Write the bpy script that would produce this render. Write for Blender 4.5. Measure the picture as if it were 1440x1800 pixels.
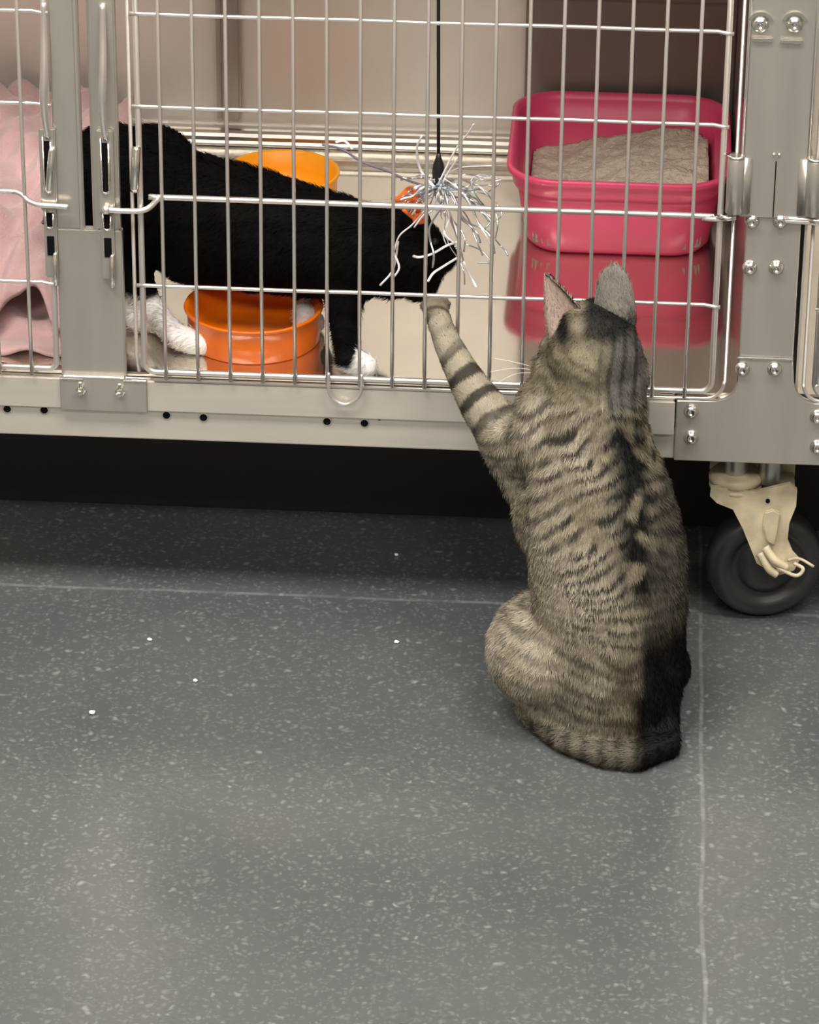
import bpy, bmesh, math, random
import numpy as np
from mathutils import Vector, Matrix, Euler
random.seed(7); RNG = np.random.default_rng(11)
for o in list(bpy.data.objects): bpy.data.objects.remove(o)
SC = bpy.context.scene
COL = SC.collection

# ------------------------------------------------------------------ camera
PITCH, YAW, ROLL, FPX = 0.4739, -0.0607, 0.0097, 6554.9
CAM = Vector((0.3528, -2.6442, 1.4586))
_f = Vector((math.sin(YAW)*math.cos(PITCH), math.cos(YAW)*math.cos(PITCH), -math.sin(PITCH)))
_r = Vector((math.cos(YAW), -math.sin(YAW), 0))
_u = _r.cross(_f)
RT = _r*math.cos(ROLL) + _u*math.sin(ROLL)
UP = -_r*math.sin(ROLL) + _u*math.cos(ROLL)
cam = bpy.data.cameras.new('camera'); co = bpy.data.objects.new('camera', cam); COL.objects.link(co)
m = Matrix((RT, UP, -_f)).transposed().to_4x4(); m.translation = CAM
co.matrix_world = m
cam.sensor_fit = 'VERTICAL'; cam.sensor_height = 24; cam.lens = 24*FPX/1800
cam.clip_start = .05; cam.clip_end = 50
SC.camera = co

# ------------------------------------------------------------------ world, lights, exposure
SC.view_settings.view_transform = 'Standard'; SC.view_settings.look = 'None'
SC.view_settings.gamma = 1; SC.view_settings.use_curve_mapping = False
SC.view_settings.exposure = 0.75
w = bpy.data.worlds.new('world'); SC.world = w; w.use_nodes = True
w.node_tree.nodes['Background'].inputs[0].default_value = (.52, .50, .47, 1)
w.node_tree.nodes['Background'].inputs[1].default_value = .25
def area(loc, size, power, colr, rot=(0, 0, 0)):
    l = bpy.data.lights.new('ceiling_lamp', 'AREA'); l.shape = 'RECTANGLE'; l.size, l.size_y = size
    l.energy = power; l.color = colr
    o = bpy.data.objects.new('ceiling_lamp', l); o.location = loc; o.rotation_euler = rot; COL.objects.link(o)
LAMPS = [(-.55, -1.0), (1.15, -1.0), (-.55, -3.0), (1.15, -3.0)]
LPOW = [34, 22, 24, 20]
for (x, y), p in zip(LAMPS, LPOW): area((x, y, 2.655), (1.15, .55), p, (1, .955, .90))

# ------------------------------------------------------------------ pixel-ray helpers: a ray of the photograph meets a plane
def ray(px, py): return (_f + RT*((px-720)/FPX) - UP*((py-900)/FPX))
def at(px, py, Y=0.0):
    d = ray(px, py); return CAM + d*((Y-CAM.y)/d.y)
def onz(px, py, Z=0.0):
    d = ray(px, py); return CAM + d*((Z-CAM.z)/d.z)

# ------------------------------------------------------------------ materials
def srgb(r, g, b):
    f = lambda c: (c/255/12.92) if c/255 <= .04045 else ((c/255+.055)/1.055)**2.4
    return (f(r), f(g), f(b), 1)
def mat(name, col, rough=.5, metal=0, bump=None, var=0, varscale=30, stretch=None, spec=.5, sheen=0, coat=0, transl=0):
    M = bpy.data.materials.new(name); M.use_nodes = True; nt = M.node_tree; N = nt.nodes; L = nt.links
    b = N['Principled BSDF']; b.inputs['Base Color'].default_value = col
    b.inputs['Roughness'].default_value = rough; b.inputs['Metallic'].default_value = metal
    b.inputs['Specular IOR Level'].default_value = spec
    if sheen: b.inputs['Sheen Weight'].default_value = sheen
    if coat: b.inputs['Coat Weight'].default_value = coat
    if transl: b.inputs['Transmission Weight'].default_value = transl
    tc = N.new('ShaderNodeTexCoord'); mp = N.new('ShaderNodeMapping')
    L.new(tc.outputs['Object'], mp.inputs[0])
    if stretch: mp.inputs['Scale'].default_value = stretch
    if var:
        n = N.new('ShaderNodeTexNoise'); n.inputs['Scale'].default_value = varscale; n.inputs['Detail'].default_value = 5
        L.new(mp.outputs[0], n.inputs[0])
        r = N.new('ShaderNodeMapRange'); r.inputs[1].default_value = .3; r.inputs[2].default_value = .7
        r.inputs[3].default_value = 1-var; r.inputs[4].default_value = 1+var
        L.new(n.outputs[0], r.inputs[0])
        mx = N.new('ShaderNodeMix'); mx.data_type = 'RGBA'; mx.blend_type = 'MULTIPLY'; mx.inputs[0].default_value = 1
        mx.inputs[6].default_value = col; L.new(r.outputs[0], mx.inputs[7]); L.new(mx.outputs[2], b.inputs['Base Color'])
    if bump:
        n = N.new('ShaderNodeTexNoise'); n.inputs['Scale'].default_value = bump[0]; n.inputs['Detail'].default_value = 4
        L.new(mp.outputs[0], n.inputs[0])
        bp = N.new('ShaderNodeBump'); bp.inputs['Strength'].default_value = bump[1]; bp.inputs['Distance'].default_value = bump[2]
        L.new(n.outputs[0], bp.inputs['Height']); L.new(bp.outputs[0], b.inputs['Normal'])
    return M
def attr_mat(name, rough=.6, sheen=.0, spec=.3, bump=None):
    M = mat(name, (1, 1, 1, 1), rough, 0, spec=spec, bump=bump, sheen=sheen)
    N = M.node_tree.nodes; a = N.new('ShaderNodeAttribute'); a.attribute_name = 'Col'
    M.node_tree.links.new(a.outputs['Color'], N['Principled BSDF'].inputs['Base Color'])
    return M
STEEL = mat('brushed_steel', (.66, .62, .555, 1), .42, .55, bump=(60, .04, .002), var=.05, varscale=14, stretch=(.6, .6, 6))
STEELP = mat('post_steel', (.52, .49, .44, 1), .34, .72, bump=(50, .05, .002), var=.08, varscale=12, stretch=(4, 4, .4))
STEELI = mat('cage_wall_steel', (.80, .76, .70, 1), .42, .6, bump=(9, .12, .01), var=.07, varscale=5)
STEELS = mat('side_wall_steel', (.60, .55, .50, 1), .2, 1, bump=(9, .06, .006))
STEELF = mat('cage_floor_steel', (.78, .73, .65, 1), .09, .97, bump=(12, .035, .003), var=.05, varscale=12)
STEELD = mat('dark_back_steel', (.24, .205, .18, 1), .40, .7, bump=(8, .1, .01), var=.1, varscale=6)
WIRE = mat('wire_steel', (.78, .74, .70, 1), .30, .82)
BOLTM = mat('bolt_steel', (.80, .77, .72, 1), .22, 1)
DARK = mat('dark_recess', (.004, .004, .004, 1), .8, spec=.1)
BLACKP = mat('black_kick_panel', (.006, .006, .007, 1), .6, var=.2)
CREAM = mat('cream_enamel', srgb(192, 179, 150), .42, 0, var=.26, varscale=60, bump=(80, .15, .002))
GALV = mat('galvanised_stem', (.50, .50, .46, 1), .38, .9, var=.1)
RUBBER = mat('caster_rubber', (.020, .019, .019, 1), .42, var=.25, varscale=40)
PINK = mat('pink_plastic', srgb(205, 66, 104), .36, var=.04, varscale=10)
ORANGE = mat('orange_plastic', srgb(222, 106, 12), .33)
AMBER = mat('amber_plastic', srgb(250, 165, 18), .35)
LITTER = mat('grey_clay_litter', srgb(184, 170, 154), .9, bump=(260, .9, .004), var=.16, varscale=160)
FLEECE = mat('pink_fleece', srgb(196, 160, 160), .95, bump=(420, .5, .002), var=.06, varscale=70, sheen=.4)
WALLM = mat('painted_wall', srgb(176, 168, 156), .7, var=.03, varscale=3)
CEILM = mat('ceiling_tile', srgb(215, 212, 205), .9, var=.03, varscale=6)
WHITEP = mat('lamp_housing', srgb(235, 232, 225), .5)
BLACKPL = mat('black_plastic', (.012, .012, .013, 1), .35)
TINSEL = mat('silver_tinsel', (.82, .84, .88, 1), .22, .9)
TINSEL2 = mat('iridescent_tinsel', (.50, .62, .66, 1), .25, .8)
WHITER = mat('white_ribbon', (.86, .84, .86, 1), .5)
FEATHER = mat('orange_feather', srgb(226, 108, 40), .8, var=.2, varscale=200)
LAV = mat('lavender_string', srgb(112, 100, 118), .6)
EMI = bpy.data.materials.new('lamp_diffuser'); EMI.use_nodes = True
_b = EMI.node_tree.nodes['Principled BSDF']; _b.inputs['Emission Color'].default_value = (1, .95, .87, 1); _b.inputs['Emission Strength'].default_value = 5

def floor_material():
    M = bpy.data.materials.new('speckled_rubber_floor'); M.use_nodes = True; nt = M.node_tree; N = nt.nodes; L = nt.links
    b = N['Principled BSDF']; tc = N.new('ShaderNodeTexCoord'); P = tc.outputs['Object']
    def noise(s, d=3, r=.5):
        n = N.new('ShaderNodeTexNoise'); n.inputs['Scale'].default_value = s; n.inputs['Detail'].default_value = d; n.inputs['Roughness'].default_value = r
        L.new(P, n.inputs[0]); return n
    def rng(src, a, c, x, y):
        r = N.new('ShaderNodeMapRange'); L.new(src, r.inputs[0])
        for i, v in zip((1, 2, 3, 4), (a, c, x, y)): r.inputs[i].default_value = v
        return r.outputs[0]
    def math_(op, a, c):
        q = N.new('ShaderNodeMath'); q.operation = op
        for i, v in enumerate((a, c)):
            if isinstance(v, (int, float)): q.inputs[i].default_value = v
            else: L.new(v, q.inputs[i])
        return q.outputs[0]
    def mixc(f, A, B):
        x = N.new('ShaderNodeMix'); x.data_type = 'RGBA'; L.new(f, x.inputs[0]) if not isinstance(f, float) else None
        for i, v in ((6, A), (7, B)):
            if isinstance(v, tuple): x.inputs[i].default_value = v
            else: L.new(v, x.inputs[i])
        return x.outputs[2]
    big = rng(noise(4, 4).outputs[0], .35, .65, 0, 1)
    base = mixc(big, (.077, .085, .087, 1), (.100, .106, .105, 1))
    # elongated chips: warped voronoi
    warp = N.new('ShaderNodeVectorMath'); warp.operation = 'MULTIPLY_ADD'
    wn = noise(70, 2); L.new(wn.outputs[1], warp.inputs[0]); warp.inputs[1].default_value = (.012, .012, 0); L.new(P, warp.inputs[2])
    def chips(scale, thr, dens):
        v = N.new('ShaderNodeTexVoronoi'); v.inputs['Scale'].default_value = scale; v.inputs['Randomness'].default_value = 1
        L.new(warp.outputs[0], v.inputs['Vector'])
        near = rng(v.outputs['Distance'], thr*.25, thr*1.1, 1, 0)
        sep = N.new('ShaderNodeSeparateColor'); L.new(v.outputs['Color'], sep.inputs[0])
        pick = rng(sep.outputs[0], dens, dens+.15, 0, 1)
        return math_('MULTIPLY', near, pick)
    c1 = chips(190, .42, .45); c2 = chips(120, .30, .70); c3 = chips(300, .5, .45)
    k = math_('ADD', math_('MULTIPLY', c1, .42), math_('ADD', math_('MULTIPLY', c2, .8), math_('MULTIPLY', c3, .25)))
    k = math_('MINIMUM', k, 1)
    col = mixc(k, base, (.25, .26, .25, 1))
    # welded sheet seams: along x at y=.037 and along y at x=.43
    sx = N.new('ShaderNodeSeparateXYZ'); L.new(P, sx.inputs[0])
    jit = math_('MULTIPLY', math_('SUBTRACT', noise(9, 2).outputs[0], .5), .006)
    s1 = rng(math_('ABSOLUTE', math_('SUBTRACT', math_('ADD', sx.outputs[1], jit), .037), 0), .0008, .003, .30, 0)
    s2 = rng(math_('ABSOLUTE', math_('SUBTRACT', math_('ADD', sx.outputs[0], jit), .4285), 0), .0006, .0022, .30, 0)
    wear = rng(noise(35, 3).outputs[0], .35, .6, .25, 1)
    col = mixc(math_('MULTIPLY', math_('MAXIMUM', s1, s2), wear), col, (.42, .42, .40, 1))
    L.new(col, b.inputs['Base Color']); b.inputs['Specular IOR Level'].default_value = 1.0
    L.new(rng(noise(12, 5).outputs[0], .3, .7, .20, .30), b.inputs['Roughness'])
    bp = N.new('ShaderNodeBump'); bp.inputs['Strength'].default_value = .12; bp.inputs['Distance'].default_value = .002
    L.new(noise(180, 3).outputs[0], bp.inputs['Height']); L.new(bp.outputs[0], b.inputs['Normal'])
    return M
FLOORM = floor_material()

# ------------------------------------------------------------------ mesh helpers
def link(name, me, material, parent=None, loc=None):
    o = bpy.data.objects.new(name, me); COL.objects.link(o)
    if material: me.materials.append(material)
    if parent is not None: o.parent = parent; o.matrix_parent_inverse = parent_inv(parent)
    return o
def parent_inv(p):
    M = Matrix.Translation(p.location)
    if p.parent: M = Matrix.Translation(p.parent.location) if p.parent.type == 'EMPTY' else M
    return world_of(p).inverted()
def world_of(p):
    M = Matrix.Translation(p.location)
    if p.parent: M = world_of(p.parent) @ p.matrix_parent_inverse @ M
    return M
def obj(name, bm, material, parent=None, smooth=False):
    bmesh.ops.recalc_face_normals(bm, faces=bm.faces)
    me = bpy.data.meshes.new(name); bm.to_mesh(me); bm.free()
    if smooth: me.polygons.foreach_set('use_smooth', [True]*len(me.polygons))
    return link(name, me, material, parent)
def empty(name, loc, label, cat, group=None):
    o = bpy.data.objects.new(name, None); COL.objects.link(o); o.location = loc; o.empty_display_size = .05
    return tag(o, label, cat, group)
def tag(o, label=None, cat=None, group=None, kind=None):
    if label: o['label'] = label
    if cat: o['category'] = cat
    if group: o['group'] = group
    if kind: o['kind'] = kind
    return o
def box(bm, x0, x1, y0, y1, z0, z1, bev=0):
    r = bmesh.ops.create_cube(bm, size=1); vs = r['verts']
    for v in vs:
        v.co = Vector(((x0+x1)/2+v.co.x*(x1-x0), (y0+y1)/2+v.co.y*(y1-y0), (z0+z1)/2+v.co.z*(z1-z0)))
    if bev:
        es = list({e for v in vs for e in v.link_edges})
        bmesh.ops.bevel(bm, geom=es, offset=bev, segments=2, affect='EDGES', clamp_overlap=True)
def tube(bm, pts, r, seg=10, caps=True, flat=None):
    pts = [Vector(p) for p in pts]; n = len(pts)
    rs = r if isinstance(r, (list, tuple)) else [r]*n
    rings = []; prev = None
    for i, p in enumerate(pts):
        t = (pts[min(i+1, n-1)]-pts[max(i-1, 0)]).normalized()
        if prev is None:
            a = t.orthogonal().normalized()
        else:
            a = (prev - t*prev.dot(t)).normalized()
        prev = a; b = t.cross(a)
        ring = []
        for k in range(seg):
            an = 2*math.pi*k/seg
            ring.append(bm.verts.new(p + a*math.cos(an)*rs[i] + b*math.sin(an)*rs[i]*(flat or 1)))
        rings.append(ring)
    for i in range(n-1):
        for k in range(seg):
            bm.faces.new((rings[i][k], rings[i][(k+1) % seg], rings[i+1][(k+1) % seg], rings[i+1][k]))
    if caps:
        bm.faces.new(rings[0][::-1]); bm.faces.new(rings[-1])
def smoothpts(pts, n=6):
    pts = [Vector(p) for p in pts]; out = []
    P = [pts[0]*2-pts[1]]+pts+[pts[-1]*2-pts[-2]]
    for i in range(1, len(P)-2):
        for k in range(n):
            t = k/n; a, b, c, d = P[i-1], P[i], P[i+1], P[i+2]
            out.append(.5*((2*b)+(c-a)*t+(2*a-5*b+4*c-d)*t*t+(3*b-a-3*c+d)*t**3))
    out.append(pts[-1]); return out
def lathe(bm, prof, c, axis='Z', seg=32):
    c = Vector(c); rings = []
    for r, h in prof:
        ring = []
        for k in range(seg):
            an = 2*math.pi*k/seg; x, y = r*math.cos(an), r*math.sin(an)
            ring.append(bm.verts.new(c + (Vector((x, y, h)) if axis == 'Z' else Vector((x, h, y)))))
        rings.append(ring)
    for i in range(len(prof)-1):
        for k in range(seg):
            bm.faces.new((rings[i][k], rings[i][(k+1) % seg], rings[i+1][(k+1) % seg], rings[i+1][k]))
    for r in (rings[0], rings[-1]):
        try: bm.faces.new(r)
        except ValueError: pass
def prism(bm, poly, y0, y1):
    """outline in x,z with depth y0..y1"""
    a = [bm.verts.new((x, y0, z)) for x, z in poly]; b = [bm.verts.new((x, y1, z)) for x, z in poly]
    bm.faces.new(a); bm.faces.new(b[::-1]); n = len(a)
    for i in range(n): bm.faces.new((a[i], a[(i+1) % n], b[(i+1) % n], b[i]))
def NB(): return bmesh.new()

# ------------------------------------------------------------------ the room
def struct(name, bm, m_):
    o = obj(name, bm, m_); o['kind'] = 'structure'; return o
b = NB(); box(b, -3, 3.5, -4.6, .9, -.05, 0); struct('floor', b, FLOORM)
b = NB(); box(b, -3, 3.5, -4.6, .9, 2.7, 2.75); struct('ceiling', b, CEILM)
b = NB(); box(b, -3, 3.5, .9, .95, -.05, 2.75); struct('wall_back', b, WALLM)
b = NB(); box(b, -3, 3.5, -4.65, -4.6, -.05, 2.75); struct('wall_front', b, WALLM)
b = NB(); box(b, -3.05, -3, -4.65, .95, -.05, 2.75); struct('wall_left', b, WALLM)
b = NB(); box(b, 3.5, 3.55, -4.65, .95, -.05, 2.75); struct('wall_right', b, WALLM)
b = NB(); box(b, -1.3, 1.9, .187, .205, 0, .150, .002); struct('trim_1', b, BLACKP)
for (x, y), wh in zip(LAMPS, ('to the left nearest the cages', 'to the right nearest the cages', 'to the left farthest from the cages', 'to the right farthest from the cages')):
    L_ = empty('ceiling_light', (x, y, 2.7), 'flat white fluorescent ceiling panel '+wh, 'ceiling light', 'ceiling light panels')
    b = NB()
    for a in ((-.62, -.58, -.32, .32), (.58, .62, -.32, .32), (-.58, .58, -.32, -.28), (-.58, .58, .28, .32)):
        box(b, x+a[0], x+a[1], y+a[2], y+a[3], 2.665, 2.7)
    obj('lamp_frame', b, WHITEP, L_)
    b = NB(); box(b, x-.58, x+.58, y-.28, y+.28, 2.675, 2.695); obj('diffuser', b, EMI, L_)

# ------------------------------------------------------------------ the cage bank
ZF = .2135; ZTOP = .93; RZ = [.5135, .4395, .3655, .2915, .2175]
cage = empty('cat_cage', (.18, .24, .156), 'stainless steel cat cage with a wire door, orange bowls and a pink litter pan inside', 'cage')
XL, XR, YB = -.62, .447, .485
b = NB(); box(b, XL, XR, YB, YB+.004, ZF-.01, ZTOP); obj('back_panel', b, STEELI, cage)
b = NB(); box(b, XL, XR, .003, YB, ZF-.004, ZF); obj('cage_floor', b, STEELF, cage)
b = NB(); box(b, XL-.003, XL, .003, YB+.004, ZF-.01, ZTOP); obj('side_panel', b, STEELI, cage)
b = NB(); box(b, XR, XR+.003, .006, YB+.004, ZF-.01, ZTOP); obj('side_panel', b, STEELS, cage)
b = NB(); box(b, XL, .4915, .003, YB+.004, ZTOP, ZTOP+.004); obj('roof_panel', b, STEELI, cage)
b = NB(); box(b, .262, XR-.001, .470, .480, ZF+.002, .372, .001)
box(b, .262, XR-.001, .462, .480, .372, .377, .001); box(b, .262, XR-.001, .470, .480, .377, .60, .001)
obj('divider_panel', b, STEELD, cage)
b = NB(); box(b, -.0125, .0085, .474, .484, .243, ZTOP-.005, .002); box(b, -.0125, -.0085, .469, .474, .243, ZTOP-.005, .001); obj('wall_rail', b, STEELP, cage)
b = NB(); tube(b, [(XL, .478, ZF+.013), (XR-.004, .478, ZF+.013)], .0085, 16); box(b, XL, XR-.004, .452, .484, ZF, ZF+.005, .001); obj('coving', b, BOLTM, cage)
# underside and bottom rail
b = NB(); box(b, XL, .4900, .003, .48, .176, .180); obj('base_pan', b, STEELP, cage)
b = NB(); box(b, XL, .402, -.001, .018, .1565, .1825, .0012); obj('bottom_rail', b, STEEL, cage)
b = NB(); box(b, XL, .3990, -.0045, .003, .1825, .2095, .0012); obj('door_sill', b, STEEL, cage)
for px, py, rr in ((13, 718, .0030), (78, 720, .0030), (293, 729, .0030), (358, 733, .0030), (575, 740, .0030), (641, 743, .0030), (667, 735, .0015)):
    p = at(px, py, -.001)
    if p.z > .1842: p = at(px, py, -.0046)
    b = NB(); lathe(b, [(rr*1.35, 0), (rr*1.35, -.0006), (rr, -.0009)], p, 'Y', 20); o = obj('rail_hole', b, STEEL, cage, True)
    b = NB(); lathe(b, [(0.0001, -.0013), (rr, -.0012), (rr, .0002)], p, 'Y', 20); obj('hole_recess', b, DARK, o)

def plate(name, poly, y0, y1, m_, bev=.0008):
    b = NB(); prism(b, poly, y0, y1)
    bmesh.ops.bevel(b, geom=list(b.edges), offset=bev, segments=1, affect='EDGES', clamp_overlap=True)
    return obj(name, b, m_, cage)
def arcpts(cx, cz, r, a0, a1, n=8):
    return [(cx+r*math.cos(math.radians(a0+(a1-a0)*i/n)), cz+r*math.sin(math.radians(a0+(a1-a0)*i/n))) for i in range(n+1)]
# right-hand corner plate with the flared foot, then the post above it
g = [(.4005, .1565), (.5160, .1565), (.5160, .2100), (.506, .2100)] + arcpts(.506, .2250, .0150, 270, 180) + [(.4890, .2475), (.4475, .2475)] + arcpts(.4325, .2240, .0150, 0, -90) + [(.4005, .2090)]
plate('gusset_plate', g, -.0045, .003, STEELP)
plate('post', [(.4475, .2478), (.4890, .2478), (.4890, .3655), (.4475, .3655)], -.0040, .004, STEELP)
plate('post', [(.4420, .3655), (.4920, .3655), (.4920, ZTOP), (.4420, ZTOP)], -.0060, .004, STEELP)
b = NB(); box(b, .4460, .4895, -.0056, -.0040, .2465, .2485, .0005); obj('weld_strip', b, BOLTM, cage)
b = NB()
for x in (.4420, .4915): tube(b, [(x, -.0062, .367), (x, -.0062, ZTOP)], .0013, 8)
obj('post_edge', b, WIRE, cage, True)
b = NB(); box(b, .4668, .4676, -.0066, -.0060, .3665, .4120); obj('post_seam', b, DARK, cage)
for x in (.4652, .4692):
    b = NB(); bmesh.ops.create_uvsphere(b, u_segments=12, v_segments=8, radius=.0013, matrix=Matrix.Translation((x, -.0066, .4175))); obj('weld_dot', b, BOLTM, cage, True)
def bolt(px, py, Y, r=.0052, washer=False):
    p = at(px, py, Y); b = NB()
    lathe(b, [(r*1.12, 0), (r*1.12, -.0010), (r, -.0014), (r*.92, -.0030), (r*.7, -.0044), (r*.42, -.0050), (r*.36, -.0040), (.0001, -.0038)], p, 'Y', 24)
    o = obj('bolt', b, BOLTM, cage, True)
    if washer:
        b = NB(); prism(b, [(p.x+x, p.z+z) for x, z in arcpts(0, 0, r*1.75, 20, 160, 12)+arcpts(0, 0, r*1.35, 160, 20, 12)], p.y-.0016, p.y); obj('washer', b, BOLTM, o)
for px, py in ((1215, 722), (1215, 768), (1437, 732), (1437, 785)): bolt(px, py, -.0045)
for px, py in ((1305, 648), (1362, 648)): bolt(px, py, -.0045)
for px, py in ((1318, 470), (1365, 470), (1322, 388), (1372, 388)): bolt(px, py, -.0040)
for px, py in ((1337, 42), (1397, 42)): bolt(px, py, -.0060, .0056, True)
for a, c, y in ((1322, 1358, 68), (1372, 1411, 71)):
    p, q = at(a, y, -.006), at(c, y, -.006); b = NB(); box(b, p.x, q.x, -.0085, -.0058, p.z-.0016, p.z+.0016, .0006); obj('slot_tab', b, BOLTM, cage)
# sill bracket right end
b = NB(); box(b, .379, .3995, -.0068, -.0040, .1795, .2085, .0008); obj('sill_bracket', b, STEEL, cage)

# middle post: one lower plate, two channel strips above it with a gap between
PL, PR = -.0835, -.0325
b = NB(); box(b, PL, PR, -.0030, .0060, .2095, .3360, .0010); obj('post', b, STEELP, cage)
b = NB(); box(b, PL, -.0640, -.0030, .0060, .3360, ZTOP, .0012); tube(b, [(-.0640, 0, .3360), (-.0640, 0, ZTOP)], .003, 10); obj('channel_strip', b, STEELP, cage)
b = NB(); box(b, -.0520, PR-.001, -.0030, .0060, .3360, ZTOP, .0012); tube(b, [(-.0520, 0, .3360), (-.0520, 0, ZTOP)], .003, 10); obj('channel_strip', b, STEELP, cage)
b = NB(); prism(b, [(-.0845, .1830), (-.0155, .1830), (-.0155, .2110), (-.0330, .2110), (-.0330, .2130), (-.0820, .2130), (-.0820, .2110), (-.0845, .2110)], -.0075, -.0028)
bmesh.ops.bevel(b, geom=list(b.edges), offset=.0007, segments=1, affect='EDGES', clamp_overlap=True); obj('foot_bracket', b, STEELP, cage)
for a in ((-.0845, -.0655), (-.0340, -.0160)):
    b = NB(); box(b, a[0], a[1], -.0082, -.0070, .2092, .2108, .0004); obj('bracket_edge', b, BOLTM, cage)
for px, py in ((143, 683), (212, 686)):
    p = at(px, py, -.0075); b = NB()
    lathe(b, [(.0042, 0), (.0042, -.003), (.0026, -.0034), (.0026, -.0085), (.0018, -.0095), (.0001, -.0096)], p, 'Y', 6)
    tube(b, [p+Vector((0, -.004, .001)), p+Vector((0, -.005, .0075))], .0012, 8)
    obj('stud_nut', b, BOLTM, cage)

# ---- doors
def door(name_x0, nwires, xs, xl, xr, closed_left=True, closed_right=True, corner=.009, loopx=None):
    zt = ZTOP-.02; zb = RZ[4]; yf = -.0040
    b = NB()
    pts = []
    if closed_left: pts += [(xl, yf, zt)] + [(xl, yf, zb+corner)] + [(x, yf, z) for x, z in arcpts(xl+corner, zb+corner, corner, 180, 270)][1:]
    else: pts += [(xl, yf, zb)]
    if closed_right: pts += [(x, yf, z) for x, z in arcpts(xr-corner, zb+corner, corner, 270, 360)] + [(xr, yf, zt)]
    else: pts += [(xr, yf, zb)]
    tube(b, pts, .0024, 12)
    d = obj('cage_door', b, WIRE, cage, True)
    for x in xs:
        b = NB(); tube(b, [(x, -.0078, zt), (x, -.0078, .36), (x+random.uniform(-.0003, .0003), -.0078, .30), (x, -.0078, zb-.0045)], .00150, 8); obj('upright_wire', b, WIRE, d, True)
    zr = [zz for zz in RZ[:2]+[RZ[3]]] + [RZ[0]+.074*k for k in range(1, 6)]
    for z in zr:
        b = NB()
        l = xl-.0045 if closed_left else xl; r = xr+.0035 if closed_right else xr
        p = [(l, -.0052, z), (l+.008, -.0052, z+.0002)] + [(l+.008+(r-l-.016)*k/8, -.0050, z+.0003*math.sin(k*2.1+z*90)) for k in range(1, 8)]
        p += [(r-.012, -.005, z), (r-.005, -.0055, z-.0012), (r, -.0055, z-.0014)] if closed_right else [(r, -.005, z)]
        tube(b, p, .00165, 8); obj('cross_wire', b, WIRE, d, True)
    return d
wx = [k*.0254 for k in range(17)]
XDL, XDR = -.0172, .4272
d = door(0, 17, wx, XDL, XDR)
b = NB()
tube(b, smoothpts([(-.0420, -.0100, .3560), (-.030, -.0105, .3558), (-.016, -.0100, .3562), (-.009, -.0080, .3590), (-.002, -.0058, .3655), (.006, -.0055, .3660), (.2, -.0055, .3655), (.405, -.0055, .3655), (.414, -.0058, .3640), (.425, -.0064, .3638), (.4372, -.0060, .3660)]), .0023, 10)
bmesh.ops.create_uvsphere(b, u_segments=14, v_segments=10, radius=.0038, matrix=Matrix.Translation((-.0432, -.0100, .3560)))
obj('latch_bar', b, WIRE, d, True)
b = NB(); p = [at(x, y, -.0095) for x, y in ((578, 655), (578, 685), (587, 702), (606, 711), (625, 703), (635, 686), (636, 658))]
tube(b, smoothpts(p), .0014, 8); obj('loop', b, WIRE, d, True)
# opening lip around the door, right and bottom
b = NB(); tube(b, [(XDR+.0105, -.0020, ZTOP-.02), (XDR+.0105, -.0020, .226)] + [(x, -.0030, z) for x, z in arcpts(.4225, .2255, .0145, 0, -90)] + [(.37, -.0040, .2108), (-.010, -.0040, .2105)], .0015, 8); obj('opening_lip', b, WIRE, cage, True)
b = NB(); tube(b, [(XDL-.0065, -.002, ZTOP-.02), (XDL-.0065, -.002, .2300), (XDL-.0045, -.003, .2170)], .0015, 8); obj('opening_lip', b, STEEL, cage, True)
# left door of the same cage
lx = at(52, 490, 0).x
d2 = door(0, 8, [lx-.0254*k for k in range(8)], lx-.20, lx+.0195, closed_left=False, corner=.006)
b = NB(); tube(b, smoothpts([(lx-.2, -.0055, .3668), (lx-.03, -.0055, .3668), (lx-.006, -.006, .3665), (lx+.003, -.009, .3610), (lx+.012, -.0105, .3585), (lx+.024, -.0105, .3580), (lx+.034, -.0105, .3575)]), .0021, 10); obj('latch_bar', b, WIRE, d2, True)

# ---- latches on the two channel strips
def latch(dx, s=1):
    """dx = centre x"""
    b = NB(); box(b, dx-.0062, dx+.0062, -.0075, -.0028, .352, .4200, .0010); box(b, dx-.0050, dx+.0050, -.0065, -.0028, .2960, .352, .0010)
    o = obj('latch_plate', b, STEELP, cage)
    def slot(z0, z1, hw, ybk=-.0078):
        b = NB(); box(b, dx-hw, dx+hw, ybk, ybk+.002, z0, z1); obj('latch_slot', b, DARK, o)
        b = NB(); tube(b, [(dx-hw-.0008, ybk-.001, z1+.004), (dx-hw-.0008, ybk-.001, z0+.001), (dx-hw+.001, ybk-.001, z0-.0008), (dx+hw-.001, ybk-.001, z0-.0008), (dx+hw+.0008, ybk-.001, z0+.001), (dx+hw+.0008, ybk-.001, z1)], .0009, 8)
        obj('slot_rim', b, BOLTM, o, True)
    slot(.3700, .4100, .0022); slot(.3395, .3505, .0022); 
    b = NB(); box(b, dx-.0028, dx+.0028, -.0072, -.0052, .3150, .3310); obj('latch_slot', b, DARK, o)
    b = NB(); tube(b, smoothpts([(dx+.001, -.0075, .4130), (dx, -.0120, .4300), (dx, -.0140, .4500), (dx+.001, -.0120, .4700), (dx+.001, -.0070, .4950), (dx+.001, -.0040, .5200)]), [.0024+.0008*math.sin(i/31*3.14) for i in range(31)], 10); obj('latch_lever', b, WIRE, o, True)
    b = NB(); tube(b, smoothpts([(dx+.0030*s, -.0060, .3170), (dx+.0032*s, -.0095, .3080), (dx+.0030*s, -.0095, .2980), (dx+.0025*s, -.0055, .2900)]), .0021, 10); obj('latch_hook', b, BOLTM, o, True)
latch(-.0875, 1); latch(-.0430, 1)
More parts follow.
